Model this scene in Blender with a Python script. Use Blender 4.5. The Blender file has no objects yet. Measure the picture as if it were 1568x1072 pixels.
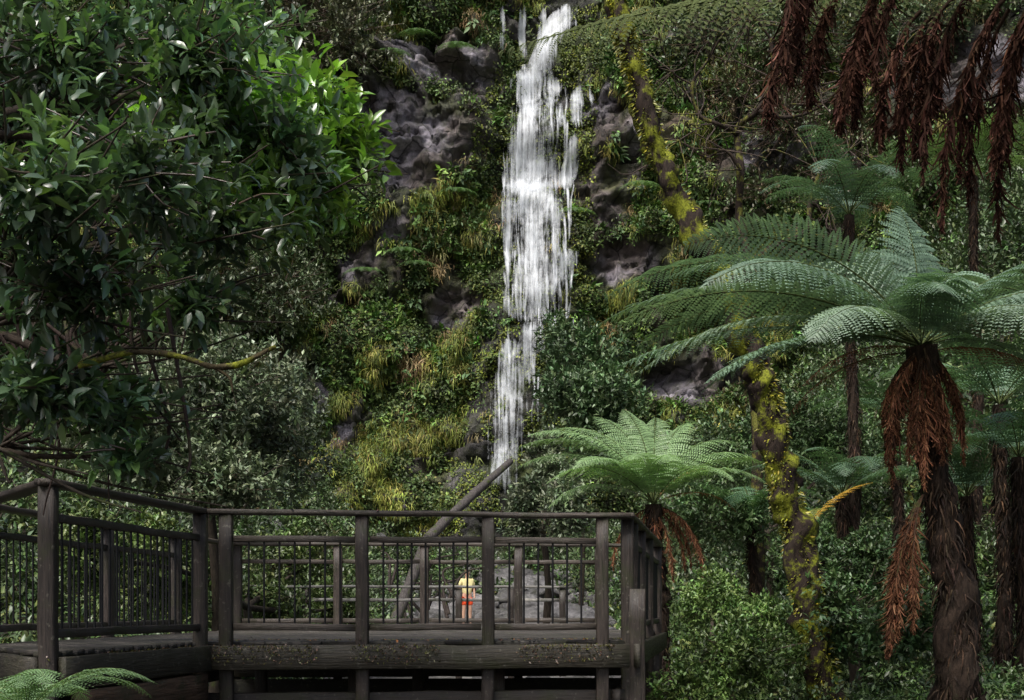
import bpy, numpy as np, math, time
from mathutils import Vector
rng=np.random.default_rng(7)
scene=bpy.context.scene
# ------------------------------------------------------------------ helpers
EYE=1.6; F=2000.0
def S(px,py,d):            # survey: sight bearing / elevation + measured distance -> world metres
    return np.array([(px-784)/F*d, d, EYE+(930-py)/F*d])
def unit(v):
    v=np.asarray(v,float); return v/np.maximum(np.linalg.norm(v,axis=-1,keepdims=True),1e-9)
def h2(ix,iy,s=0):
    ix=np.asarray(ix,dtype=np.int64); iy=np.asarray(iy,dtype=np.int64)
    n=(ix*374761393+iy*668265263+s*974634777)&0xffffffff
    n=((n^(n>>13))*1274126177)&0xffffffff
    n=((n^(n>>16))*2246822519)&0xffffffff
    return ((n^(n>>15))&0xffffff)/float(0x1000000)
def vn(x,y,s=0):
    x=np.asarray(x,float); y=np.asarray(y,float)
    ix=np.floor(x); iy=np.floor(y); fx=x-ix; fy=y-iy
    fx=fx*fx*(3-2*fx); fy=fy*fy*(3-2*fy)
    a=h2(ix,iy,s); b=h2(ix+1,iy,s); c=h2(ix,iy+1,s); d=h2(ix+1,iy+1,s)
    return (a*(1-fx)+b*fx)*(1-fy)+(c*(1-fx)+d*fx)*fy
def fbm(x,y,o=4,s=0):
    t=0;a=.5;n=0
    for i in range(o):
        t=t+a*vn(x*2**i,y*2**i,s+i*17); n+=a; a*=.5
    return t/n
def sst(x,a,b):
    t=np.clip((np.asarray(x,float)-a)/(b-a),0,1); return t*t*(3-2*t)

class Acc:
    def __init__(s): s.v=[];s.c=[];s.g=[];s.f=[];s.n=0
    def add(s,v,faces,col,g=None):
        v=np.asarray(v,float).reshape(-1,3); c=np.broadcast_to(np.asarray(col,float),(len(v),3)) if np.ndim(col)==1 else np.asarray(col,float).reshape(-1,3)
        s.v.append(v); s.c.append(c); s.g.append(v if g is None else g)
        for fa in faces:
            s.f.append(np.asarray(fa,dtype=np.int64)+s.n)
        s.n+=len(v)
    def build(s,name,mat,parent=None,smooth=False,loc=None):
        V=np.concatenate(s.v);C=np.concatenate(s.c);G=np.concatenate(s.g)
        me=bpy.data.meshes.new(name)
        me.vertices.add(len(V)); me.vertices.foreach_set('co',V.astype(np.float32).ravel())
        li=np.concatenate([f.ravel() for f in s.f]); tot=np.concatenate([np.full(len(f),f.shape[1]) for f in s.f])
        st=np.concatenate([[0],np.cumsum(tot)[:-1]])
        me.loops.add(len(li)); me.loops.foreach_set('vertex_index',li.astype(np.int32))
        me.polygons.add(len(tot)); me.polygons.foreach_set('loop_start',st.astype(np.int32)); me.polygons.foreach_set('loop_total',tot.astype(np.int32))
        if smooth: me.polygons.foreach_set('use_smooth',np.ones(len(tot),bool))
        a=me.attributes.new('Col','FLOAT_COLOR','POINT'); a.data.foreach_set('color',np.c_[C,np.ones(len(C))].astype(np.float32).ravel())
        if mat.name.startswith(('weathered','falling')):
            g=me.attributes.new('grain','FLOAT_VECTOR','POINT'); g.data.foreach_set('vector',G.astype(np.float32).ravel())
        me.update(calc_edges=True); me.materials.append(mat)
        ob=bpy.data.objects.new(name,me); scene.collection.objects.link(ob)
        if parent: ob.parent=parent
        return ob
def empty(name):
    e=bpy.data.objects.new(name,None); scene.collection.objects.link(e); return e

T_leaf=(np.array([[0,0,0],[.33,.5,.10],[.7,.4,.05],[1,0,-.10],[.7,-.4,.05],[.33,-.5,.10],[.33,0,.03],[.7,0,-.02]]),
        [np.array([[0,6,1],[7,3,2],[0,5,6],[7,4,3]]),np.array([[6,7,2,1],[5,4,7,6]])])
T_dia=(np.array([[0,0,0],[.45,.5,.06],[1,0,-.08],[.45,-.5,.06]]),[np.array([[0,2,1],[0,3,2]])])
T_blade=(np.array([[0,.35,0],[0,-.35,0],[.35,.5,.05],[.35,-.5,.05],[.7,.3,-.12],[.7,-.3,-.12],[.9,0,-.38]]),
        [np.array([[0,1,3,2],[2,3,5,4]]),np.array([[4,5,6]])])
def put(acc,T,P,D,N,L,W,C):
    n=len(P); D=unit(D); Sd=unit(np.cross(D,N)); N2=np.cross(Sd,D)
    L=np.broadcast_to(L,(n,)); W=np.broadcast_to(W,(n,))
    t=T[0]; k=len(t)
    V=P[:,None]+D[:,None]*(t[None,:,0:1]*L[:,None,None])+Sd[:,None]*(t[None,:,1:2]*W[:,None,None])+N2[:,None]*(t[None,:,2:3]*L[:,None,None])
    off=(np.arange(n)*k)[:,None,None]
    fs=[(f[None]+off).reshape(-1,f.shape[1]) for f in T[1]]
    C=np.broadcast_to(C,(n,3)); acc.add(V.reshape(-1,3),fs,np.repeat(C,k,0))
def rdir(n): return unit(rng.normal(size=(n,3)))
def pick(cols,n,spread=.22,idx=None):
    cols=np.asarray(cols,float)
    i=rng.integers(0,len(cols),n) if idx is None else idx
    return cols[i]*np.exp(rng.normal(size=(n,1))*spread)*(1+rng.normal(size=(n,3))*.06)
def bush(acc,cen,rad,ntip,nl,L,W,cols,T=T_leaf,shell=.55,hemi=-.3,twigs=None,spread=.22):
    cen=np.atleast_2d(cen);rad=np.atleast_2d(rad); vol=(rad.prod(1))**(2/3); i=rng.choice(len(cen),ntip,p=vol/vol.sum())
    u=rdir(ntip); u[:,2]=np.where(u[:,2]<hemi,-u[:,2],u[:,2])
    r=shell+(1-shell)*rng.random(ntip)**.7
    r*=.55+.9*vn(u[:,0]*2.2+i*7.1,u[:,2]*2.2+u[:,1]*3+i*3.3,5)
    P=cen[i]+u*rad[i]*r[:,None]
    ax=unit(u*.8+np.array([0,0,.35])+rng.normal(size=(ntip,3))*.35)
    cl=pick(cols,ntip,spread*.8)*(.6+.8*vn(P[:,0]*.25/L,P[:,2]*.25/L,19))[:,None]*rng.uniform(.75,1.25,(len(cen),1))[i]
    P2=np.repeat(P,nl,0); A=np.repeat(ax,nl,0); n=len(P2)
    D=unit(A*.55+rdir(n)*.85); N=unit(np.array([0,0,.9])+rdir(n)*.55+A*.3)
    l=L*(.6+.7*rng.random(n))
    put(acc,T,P2+D*L*.15-A*(rng.random((n,1))*L*1.2),D,N,l,l*W/L,np.repeat(cl,nl,0)*np.exp(rng.normal(size=(n,1))*spread*.5))
    if twigs is not None:
        sel=rng.choice(ntip,min(twigs,ntip),replace=False)
        for k in sel:
            p1=P[k]; p0=cen[i[k]]+u[k]*rad[i[k]]*r[k]*.35+rng.normal(size=3)*rad[i[k]]*.1
            m=(p0+p1)/2+rng.normal(size=3)*.06*np.linalg.norm(p1-p0)
            tube(acc,[p0,m,p1],[L*.07,L*.05,L*.03],4,(.06,.047,.035),sm=2)
def spline(P,k=6):
    P=np.asarray(P,float); 
    Q=np.vstack([2*P[0]-P[1],P,2*P[-1]-P[-2]]); out=[]
    t=np.linspace(0,1,k,endpoint=False)[:,None]
    for i in range(1,len(Q)-2):
        a,b,c,d=Q[i-1],Q[i],Q[i+1],Q[i+2]
        out.append(.5*((2*b)+(-a+c)*t+(2*a-5*b+4*c-d)*t*t+(-a+3*b-3*c+d)*t**3))
    out.append(Q[-2][None]); return np.concatenate(out)
def tube(acc,pts,rad,sides=10,col=(.1,.07,.05),sm=6,rough=0.,caps=False):
    P=np.c_[np.asarray(pts,float),np.asarray(rad,float)]
    P=spline(P,sm); R=np.maximum(P[:,3],1e-4); P=P[:,:3]; n=len(P)
    Tn=unit(np.gradient(P,axis=0)); ref=np.array([0.13,.97,.2]); 
    if abs(Tn[0]@ref)>.9: ref=np.array([1,.1,.1])
    U=unit(np.cross(Tn,ref)); Vv=np.cross(Tn,U)
    a=np.linspace(0,2*np.pi,sides,endpoint=False)
    rr=R[:,None]*np.ones(sides)
    if rough>0:
        s=np.arange(n)[:,None]*.6; rr=rr*(1+rough*(2*fbm(np.cos(a)[None]*1.6+s,np.sin(a)[None]*1.6+s*.3+9,3,3)-1)*1.6)
    X=P[:,None]+rr[...,None]*(np.cos(a)[None,:,None]*U[:,None]+np.sin(a)[None,:,None]*Vv[:,None])
    i=np.arange(n-1)[:,None]*sides; j=np.arange(sides)[None]; j2=(j+1)%sides
    q=np.stack([i+j,i+j2,i+sides+j2,i+sides+j],-1).reshape(-1,4)
    fs=[q]
    if caps: fs+= [np.arange(sides)[None][:,::-1],(np.arange(sides)+(n-1)*sides)[None]]
    acc.add(X.reshape(-1,3),fs,np.asarray(col,float))
    return P,R
# ------------------------------------------------------------------ materials
def newmat(name):
    m=bpy.data.materials.new(name); m.use_nodes=True; nt=m.node_tree; nt.nodes.clear()
    out=nt.nodes.new('ShaderNodeOutputMaterial'); return m,nt,out
def nd(nt,t,**k):
    n=nt.nodes.new(t)
    for a,b in k.items(): setattr(n,a,b)
    return n
def ramp(nt,src,stops):
    r=nd(nt,'ShaderNodeValToRGB'); e=r.color_ramp.elements
    while len(e)<len(stops): e.new(.5)
    for x,(p,c) in zip(e,stops):
        x.position=p; x.color=(c,c,c,1) if np.isscalar(c) else (*c,1)
    nt.links.new(src,r.inputs[0]); return r
def noise(nt,scale,detail=4,vec=None,rough=.55):
    n=nd(nt,'ShaderNodeTexNoise'); n.inputs['Scale'].default_value=scale; n.inputs['Detail'].default_value=detail; n.inputs['Roughness'].default_value=rough
    if vec is not None: nt.links.new(vec,n.inputs['Vector'])
    return n
def mix(nt,f,a,b,mode='MIX'):
    m=nd(nt,'ShaderNodeMix',data_type='RGBA',blend_type=mode)
    for s,v in ((0,f),(6,a),(7,b)):
        if hasattr(v,'is_linked') or hasattr(v,'node'): nt.links.new(v,m.inputs[s])
        elif s==0: m.inputs[0].default_value=v
        else: m.inputs[s].default_value=(*v,1) if len(v)==3 else v
    return m.outputs[2]
def foliage_mat(name,rough=.5,trans=.25,spec=.4,gain=1.35):
    m,nt,out=newmat(name); L=nt.links
    gn=gain if not np.isscalar(gain) else (gain,)*3
    at=nd(nt,'ShaderNodeAttribute',attribute_name='Col'); c=mix(nt,1.,at.outputs['Color'],gn,'MULTIPLY')
    p=nd(nt,'ShaderNodeBsdfPrincipled'); p.inputs['Roughness'].default_value=rough; p.inputs['Specular IOR Level'].default_value=spec
    L.new(c,p.inputs['Base Color'])
    if trans<=0: L.new(p.outputs[0],out.inputs[0]); return m
    t=nd(nt,'ShaderNodeBsdfTranslucent'); c2=mix(nt,1.,c,(1.5,1.75,.8),'MULTIPLY'); L.new(c2,t.inputs[0])
    ms=nd(nt,'ShaderNodeMixShader'); ms.inputs[0].default_value=trans; L.new(p.outputs[0],ms.inputs[1]); L.new(t.outputs[0],ms.inputs[2]); L.new(ms.outputs[0],out.inputs[0])
    return m
M_leaf=foliage_mat('glossy_leaf',.28,.2,1.0,(1.75,1.55,1.6)); M_fol=foliage_mat('foliage',.42,0,.55,(1.9,1.6,1.55)); M_fern=foliage_mat('fern_frond',.45,.2,.55,(1.6,1.52,1.5))
M_dead=foliage_mat('dead_frond',.9,0,.1,1.4); M_cliffveg=foliage_mat('cliff_foliage',.55,0,.35,(2.05,1.78,1.6))
def bark_mat(name,moss=(.10,.13,.02),thr=(.45,.6),sc=5.,bump=.6):
    m,nt,out=newmat(name);L=nt.links
    at=nd(nt,'ShaderNodeAttribute',attribute_name='Col'); tc=nd(nt,'ShaderNodeTexCoord')
    mp=nd(nt,'ShaderNodeMapping'); mp.inputs['Scale'].default_value=(1,1,.25); L.new(tc.outputs['Object'],mp.inputs[0])
    n=noise(nt,30,4,mp.outputs[0],.7); r=ramp(nt,n.outputs[0],[(.3,.4),(.75,1.7)])
    c=mix(nt,1.,at.outputs['Color'],r.outputs[0],'MULTIPLY')
    n2=noise(nt,sc,5,tc.outputs['Object'],.65); r2=ramp(nt,n2.outputs[0],[(thr[0],0.),(thr[1],1.)])
    n3=noise(nt,60,2,tc.outputs['Object']); r3=ramp(nt,n3.outputs[0],[(.3,tuple(x*.4 for x in moss)),(.7,tuple(x*1.5 for x in moss))])
    c=mix(nt,r2.outputs[0],c,r3.outputs[0])
    p=nd(nt,'ShaderNodeBsdfPrincipled'); p.inputs['Roughness'].default_value=.85; p.inputs['Specular IOR Level'].default_value=.2; L.new(c,p.inputs['Base Color'])
    b=nd(nt,'ShaderNodeBump'); b.inputs['Strength'].default_value=bump; b.inputs['Distance'].default_value=.02; L.new(n.outputs[0],b.inputs['Height']); L.new(b.outputs[0],p.inputs['Normal'])
    L.new(p.outputs[0],out.inputs[0]); return m
M_mossbark=bark_mat('mossy_bark',(.19,.21,.02),(.48,.58),4.5,.9); M_bark=bark_mat('bark',(.06,.08,.02),(.55,.7)); M_fernbark=bark_mat('tree_fern_bark',(.04,.04,.02),(.6,.75),5,1.)
M_twistbark=bark_mat('lichen_bark',(.14,.14,.03),(.52,.62),6,.9)
def timber():
    m,nt,out=newmat('weathered_timber');L=nt.links
    at=nd(nt,'ShaderNodeAttribute',attribute_name='Col'); g=nd(nt,'ShaderNodeAttribute',attribute_name='grain')
    mp=nd(nt,'ShaderNodeMapping'); mp.inputs['Scale'].default_value=(.06,1,1); L.new(g.outputs['Vector'],mp.inputs[0])
    n=noise(nt,70,5,mp.outputs[0],.7); r=ramp(nt,n.outputs[0],[(.3,.3),(.7,1.8)])
    c=mix(nt,1.,at.outputs['Color'],r.outputs[0],'MULTIPLY')
    n2=noise(nt,4,6,g.outputs['Vector'],.7); r2=ramp(nt,n2.outputs[0],[(.5,0.),(.66,.85)])
    c=mix(nt,r2.outputs[0],c,(.03,.032,.012))
    n4=noise(nt,26,4,g.outputs['Vector'],.6); r4=ramp(nt,n4.outputs[0],[(.60,0.),(.72,.75)])
    c=mix(nt,r4.outputs[0],c,(.15,.14,.11))
    p=nd(nt,'ShaderNodeBsdfPrincipled'); L.new(c,p.inputs['Base Color']); rr=ramp(nt,n.outputs[0],[(.3,.35),(.7,.75)]); L.new(rr.outputs[0],p.inputs['Roughness']); p.inputs['Specular IOR Level'].default_value=.5
    b=nd(nt,'ShaderNodeBump'); b.inputs['Strength'].default_value=.9; b.inputs['Distance'].default_value=.01; L.new(n.outputs[0],b.inputs['Height']); L.new(b.outputs[0],p.inputs['Normal'])
    L.new(p.outputs[0],out.inputs[0]); return m
M_timber=timber()
def simple(name,col,rough=.6,metal=0.,nsc=20.,var=.25):
    m,nt,out=newmat(name);L=nt.links
    tc=nd(nt,'ShaderNodeTexCoord'); n=noise(nt,nsc,4,tc.outputs['Object']); r=ramp(nt,n.outputs[0],[(.3,1-var),(.7,1+var)])
    c=mix(nt,1.,(*col,1),r.outputs[0],'MULTIPLY')
    p=nd(nt,'ShaderNodeBsdfPrincipled'); L.new(c,p.inputs['Base Color']); p.inputs['Roughness'].default_value=rough; p.inputs['Metallic'].default_value=metal
    L.new(p.outputs[0],out.inputs[0]); return m
M_rod=simple('dark_steel',(.012,.012,.013),.5,.3)
def rock_mat(name,vs=.7,moss=.6):
    m,nt,out=newmat(name);L=nt.links
    at=nd(nt,'ShaderNodeAttribute',attribute_name='Col'); tc=nd(nt,'ShaderNodeTexCoord')
    n=noise(nt,2.6,8,tc.outputs['Object'],.75); r=ramp(nt,n.outputs[0],[(.32,.25),(.68,1.9)])
    c=mix(nt,1.,at.outputs['Color'],r.outputs[0],'MULTIPLY')
    if vs:
        n7=noise(nt,1.5,3,tc.outputs['Object']); ad=mix(nt,.35,tc.outputs['Object'],n7.outputs['Color'],'ADD')
        v=nd(nt,'ShaderNodeTexVoronoi',feature='DISTANCE_TO_EDGE'); v.inputs['Scale'].default_value=vs; L.new(ad,v.inputs['Vector'])
        rv=ramp(nt,v.outputs['Distance'],[(0,.12),(.045,1.)]); c=mix(nt,1.,c,rv.outputs[0],'MULTIPLY')
        v2=nd(nt,'ShaderNodeTexVoronoi'); v2.inputs['Scale'].default_value=vs; L.new(ad,v2.inputs['Vector'])
        sp=nd(nt,'ShaderNodeSeparateColor'); L.new(v2.outputs['Color'],sp.inputs[0]); r8=ramp(nt,sp.outputs[0],[(0,.55),(1,1.45)]); c=mix(nt,1.,c,r8.outputs[0],'MULTIPLY')
    n5=noise(nt,1.7,5,tc.outputs['Object'],.7); rm=ramp(nt,n5.outputs[0],[(.5,0.),(.6,moss)])
    n6=noise(nt,9.,3,tc.outputs['Object']); r6=ramp(nt,n6.outputs[0],[(.3,(.02,.035,.01)),(.7,(.10,.12,.025))])
    c=mix(nt,rm.outputs[0],c,r6.outputs[0])
    p=nd(nt,'ShaderNodeBsdfPrincipled'); L.new(c,p.inputs['Base Color']); rr=ramp(nt,n.outputs[0],[(.35,.3),(.6,.7)]); L.new(rr.outputs[0],p.inputs['Roughness'])
    b=nd(nt,'ShaderNodeBump'); b.inputs['Strength'].default_value=1.; b.inputs['Distance'].default_value=.3; L.new(n.outputs[0],b.inputs['Height']); L.new(b.outputs[0],p.inputs['Normal'])
    L.new(p.outputs[0],out.inputs[0]); return m
M_rock=rock_mat('wet_rock',.75,.35); M_stone=rock_mat('stream_stone',0,.2)
# ------------------------------------------------------------------ terrain
def stream_x(y): return -.5+1.0*np.sin(np.asarray(y)*.07)
def ground_z(x,y):
    x=np.asarray(x,float);y=np.asarray(y,float)
    z=.15+.85*sst(y,12,36)+2.4*sst(y,46,60)
    k=.25+.85*sst(y,10,32)
    dr=np.maximum(0,x-(2.6+.4*sst(y,15,40))); dl=np.maximum(0,-x-3.6)
    z=z+k*(np.sqrt(dr*dr+.6)-.77)*.85+k*(np.sqrt(dl*dl+.6)-.77)*.6
    z=np.minimum(z,30+0*z)
    return z+(fbm(x*.35+3,y*.35,4,11)-.5)*.7*sst(np.abs(x+.5),1.,4.)+(fbm(x*1.7,y*1.7,3,4)-.5)*.15
gx=np.linspace(-60,60,301); gy=np.linspace(-20,80,251)
X,Y=np.meshgrid(gx,gy); Z=ground_z(X,Y)
def grid_faces(nx,ny):
    i=np.arange(ny-1)[:,None]*nx; j=np.arange(nx-1)[None]
    return np.stack([i+j,i+j+1,i+nx+j+1,i+nx+j],-1).reshape(-1,4)
a=Acc()
pale=np.exp(-((X-stream_x(Y))/2.6)**2)*sst(Y,16,22)*(1-sst(Y,41,45))
gc=np.array([.035,.028,.018])*(1-pale[...,None])+np.array([.36,.35,.33])*pale[...,None]
a.add(np.stack([X,Y,Z],-1),[grid_faces(301,251)],gc)
a.build('ground',M_stone,smooth=True)

TIER=[(26.5,1.0),(21.5,.9),(18.0,.5),(14.3,.9),(8.0,.8)]
def fall_x(z): return np.interp(z,[4,8,12,16,20,24,27,30,33],[-.6,-.2,.4,.9,1.0,1.0,1.3,2.2,2.9])
def cliff_y(x,z):
    x=np.asarray(x,float);z=np.asarray(z,float)
    base=60.5-.017*x*x*np.where(x<0,.95,1.05)+.17*z
    fm=np.exp(-((x-fall_x(z))/2.4)**4)
    amp=1-.6*fm
    wx=x+1.8*fbm(x*.4,z*.4,3,21); wz=z+1.6*fbm(x*.33+7,z*.4,3,22)
    n=(fbm(x*.11+5,z*.13,4,1)-.5)*6+(fbm(x*.5,z*.6,4,2)-.5)*3.6+(fbm(x*2.1,z*2.1,3,8)-.5)*.8
    b=h2(np.floor(wx/1.3),np.floor(wz/1.6),5)*1.1+h2(np.floor(wx/.5+3),np.floor(wz/.6),6)*.5
    fr=((z+3*fbm(x*.09,z*0+2,2,31))/5.3)%1.
    led=-.8*fr**1.3
    y=base+amp*(n+b+led)
    t=0
    for zt,dy in TIER: t=t+dy*sst(z+.9*(fbm(x*.6,x*0,3,9)-.5),zt-.15,zt+.45)
    y=y+fm*(t-2.1)
    y=y+fm*(-.3*((z*.8+1.6*fbm(x*.7,z*.5,3,77))%1.))
    u=np.exp(-((x-8)/3.)**2-((z-12.5)/1.1)**2); y=y+1.6*u
    return y
def on_cliff(px,py):
    d=61.
    for _ in range(5):
        p=S(px,py,d); d=.5*d+.5*float(cliff_y(p[0],p[2]))
    return S(px,py,d)
BARE=[S(px,py,62)[[0,2]].tolist()+[rx,rz] for (px,py,rx,rz) in [(565,150,2.2,1.8),(665,190,2.1,1.7),(600,205,1.7,1.7),(640,35,2.5,1.1),(715,35,1.9,1.2),(960,385,1.7,1.3),(535,385,1.3,1.),(690,460,1.2,1.2),(1450,160,2.6,2.4),(1060,580,2.6,1.1),(480,600,.8,1.0),(520,640,.6,.8),(720,740,1.2,1.1),(925,130,1.1,1.7),(880,60,1.4,1.1),(930,300,1.,1.),(600,330,1.,.7),(1180,240,1.6,1.1),(745,70,.9,1.6),(985,170,1.,1.1),(905,230,.9,1.1),(640,250,1.2,.7)]]
def bare_at(x,z):
    b=0*np.asarray(x,float)
    for bx,bz,rx,rz in BARE: b=np.maximum(b,np.exp(-((x-bx)/rx)**2-((z-bz)/rz)**2))
    return b
cx=np.linspace(-48,48,801); cz=np.linspace(-1,46,421)
CX,CZ=np.meshgrid(cx,cz); CY=cliff_y(CX,CZ)
rk=fbm(CX*.35,CZ*.5,4,40)
fmm=np.exp(-((CX-fall_x(CZ))/2.6)**4)
BB=sst(bare_at(CX,CZ)+.3*(fbm(CX*1.2,CZ*1.2,3,48)-.5),.3,.6)[...,None]
c1=np.array([.045,.04,.04]); c2=np.array([.13,.115,.118]); c3=np.array([.09,.06,.036]); c4=np.array([.05,.065,.018])
m1=sst(rk,.4,.6)[...,None]; m2=sst(fbm(CX*.5+9,CZ*.4,4,44),.45,.6)[...,None]; m3=sst(fbm(CX*.6+2,CZ*.5,4,45),.42,.58)[...,None]
cc=c1*(1-m1)+c2*m1; cc=cc*(1-.6*m2)+c3*.6*m2; cc=cc*(1-.7*m3)+c4*.7*m3
cc=cc*(1-BB)+(np.array([.25,.23,.26])*(1-m2)+np.array([.15,.125,.12])*m2)*BB
dk=np.array([.028,.03,.026])*(1-m3)+np.array([.045,.062,.016])*m3
cc=cc*(1-.85*fmm[...,None])+dk*.85*fmm[...,None]
a=Acc(); a.add(np.stack([CX,CY,CZ],-1),[grid_faces(801,421)],cc); a.build('cliff',M_rock)
# ------------------------------------------------------------------ cliff vegetation
n=200000
x=rng.uniform(-27,27,n); z=rng.uniform(2.,37,n)
keep=(np.abs(x-fall_x(z))>1.3+.5*rng.random(n)-1.1*(rng.random(n)<.08)+1.1*vn(z*.6,x*0,3))
dens=fbm(x*.7,z*.6,4,50)
bare=bare_at(x,z)
keep&=(dens>.43+.7*bare-.10*rng.random(n))
x=x[keep];z=z[keep];n=len(x)
y0=cliff_y(x,z)
nx=(cliff_y(x+.3,z)-cliff_y(x-.3,z))/.6; nz=(cliff_y(x,z+.3)-cliff_y(x,z-.3))/.6
Nn=unit(np.c_[nx,-np.ones(n),nz])
P=np.c_[x,y0,z]+Nn*.08
t1=fbm(x*.9+11,z*.6,4,60)+.07*rng.normal(size=n)
low=np.exp(-((x+5)/7)**2)*(1-sst(z,7,15)); 
kind=np.where(t1+.12*low>.56,0,np.where(t1<.47,2,1))
tone=(.5+1.0*fbm(x*.9+30,z*.9,3,66))[:,None]
acc=Acc(); up=np.array([0,0,1.])
def sub(m,frac): 
    i=np.where(m)[0]; return rng.choice(i,int(len(i)*frac),replace=False)
i=sub(kind==0,.46); k=12
hue=vn(x[i]*.6,z[i]*.6,91)[:,None]
cl=(pick([(.12,.15,.03),(.10,.14,.03),(.14,.15,.045),(.085,.115,.025),(.07,.11,.03)],len(i),.28)*(1-.8*sst(hue,.66,.82))+pick([(.17,.14,.085),(.14,.10,.06)],len(i),.2)*.8*sst(hue,.66,.82))*tone[i]
Pg=np.repeat(P[i],k,0)+rng.normal(size=(len(i)*k,3))*[.16,.06,.12]; Ng=np.repeat(Nn[i],k,0)
D=unit(Ng*.5+up*rng.uniform(-1.8,.3,(len(Pg),1))+rng.normal(size=Pg.shape)*[.35,.2,.2])
l=rng.uniform(.12,.6,len(Pg)); put(acc,T_blade,Pg,D,up+Ng*.9,l,.032,np.repeat(cl,k,0)*np.exp(rng.normal(size=(len(Pg),1))*.2))
i=sub(kind==1,.55); k=9; sz=np.repeat(rng.uniform(.6,1.6,len(i)),k)
cl=pick([(.055,.12,.03),(.042,.088,.024),(.075,.135,.038),(.05,.10,.045)],len(i),.35)*tone[i]
Pg=np.repeat(P[i],k,0)+rng.normal(size=(len(i)*k,3))*[.12,.06,.1]; Ng=np.repeat(Nn[i],k,0)
D=unit(Ng*.7+up*rng.uniform(-.7,.5,(len(Pg),1))+rng.normal(size=Pg.shape)*[.7,.2,.3])
l=rng.uniform(.16,.38,len(Pg))*sz; put(acc,T_dia,Pg+Ng*.1,D,up+Ng*.8+rng.normal(size=Pg.shape)*.3,l,l*.42,np.repeat(cl,k,0)*np.exp(rng.normal(size=(len(Pg),1))*.2))
i=sub(kind==2,.75); k=9
cl=pick([(.038,.07,.024),(.028,.05,.02),(.058,.085,.025),(.045,.08,.03)],len(i),.35)*tone[i]
Pg=np.repeat(P[i],k,0)+rng.normal(size=(len(i)*k,3))*[.2,.14,.2]; Ng=np.repeat(Nn[i],k,0)
D=unit(Ng*.5+rng.normal(size=Pg.shape)*.7)
l=rng.uniform(.09,.22,len(Pg)); put(acc,T_dia,Pg+Ng*.1,D,up*.5+Ng*.9+rng.normal(size=Pg.shape)*.4,l,l*.6,np.repeat(cl,k,0)*np.exp(rng.normal(size=(len(Pg),1))*.2))
n=11000; z=rng.uniform(5,33,n); x=fall_x(z)+rng.uniform(-3,3,n); m=(fbm(x*1.1,z*.9,3,95)>.53); x=x[m];z=z[m];n=len(x)
Pg=np.repeat(np.c_[x,cliff_y(x,z)-.03,z],6,0)+rng.normal(size=(n*6,3))*[.12,.03,.08]
put(acc,T_dia,Pg,rdir(len(Pg))+[0,-.5,-.5],up+rdir(len(Pg))*.5+[0,-.7,0],rng.uniform(.08,.2,len(Pg)),.09,np.repeat(pick([(.09,.125,.02),(.06,.09,.02),(.04,.065,.02)],n,.3),6,0))
acc.build('cliff_foliage',M_cliffveg)
acc=Acc(); cen=[];rad=[]
for _ in range(190):
    xx=rng.uniform(-26,26); zz=rng.uniform(5,36)
    if abs(xx-fall_x(zz))<3.4 or bare_at(xx,zz)>.25: continue
    if -10<xx<-3 and rng.random()<.6: continue
    r=rng.uniform(.4,1.3) * (1.25 if xx>6 else 1); yy=float(cliff_y(xx,zz))-.35*r; cen.append([xx,yy,zz]); rad.append([r*1.1,r*.9,r*.8])
bush(acc,cen,rad,12000,7,.22,.09,[(.04,.078,.026),(.055,.108,.032),(.06,.085,.045),(.035,.07,.03),(.085,.082,.05)],T_dia,.4,twigs=400)
acc.build('cliff_shrubs',M_cliffveg)
# ------------------------------------------------------------------ waterfall
def water_mat():
    m,nt,out=newmat('falling_water');L=nt.links
    g=nd(nt,'ShaderNodeAttribute',attribute_name='grain'); at=nd(nt,'ShaderNodeAttribute',attribute_name='Col')
    def cen(n,k):
        q=nd(nt,'ShaderNodeMath',operation='MULTIPLY_ADD'); L.new(n.outputs[0],q.inputs[0]); q.inputs[1].default_value=k; q.inputs[2].default_value=-.5*k; return q
    mp=nd(nt,'ShaderNodeMapping'); mp.inputs['Scale'].default_value=(9,.35,1); L.new(g.outputs['Vector'],mp.inputs[0])
    n=cen(noise(nt,1.,4,mp.outputs[0],.65),2.5)
    mp2=nd(nt,'ShaderNodeMapping'); mp2.inputs['Scale'].default_value=(2.0,1.1,1); L.new(g.outputs['Vector'],mp2.inputs[0])
    n2=cen(noise(nt,1.,4,mp2.outputs[0],.7),2.2)
    ad=nd(nt,'ShaderNodeMath',operation='ADD'); L.new(n.outputs[0],ad.inputs[0]); L.new(n2.outputs[0],ad.inputs[1])
    sep=nd(nt,'ShaderNodeSeparateColor'); L.new(at.outputs['Color'],sep.inputs[0])
    a2=nd(nt,'ShaderNodeMath',operation='ADD'); L.new(ad.outputs[0],a2.inputs[0]); L.new(sep.outputs[0],a2.inputs[1])
    mr=nd(nt,'ShaderNodeMapRange'); mr.inputs[1].default_value=.02; mr.inputs[2].default_value=1.45; mr.inputs[3].default_value=0; mr.inputs[4].default_value=.92
    L.new(a2.outputs[0],mr.inputs[0])
    d=nd(nt,'ShaderNodeBsdfPrincipled'); d.inputs['Base Color'].default_value=(.72,.76,.80,1); d.inputs['Roughness'].default_value=.5
    t=nd(nt,'ShaderNodeBsdfTransparent'); ms=nd(nt,'ShaderNodeMixShader'); L.new(mr.outputs[0],ms.inputs[0]); L.new(t.outputs[0],ms.inputs[1]); L.new(d.outputs[0],ms.inputs[2]); L.new(ms.outputs[0],out.inputs[0]); return m
M_water=water_mat()
acc=Acc()
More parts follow.
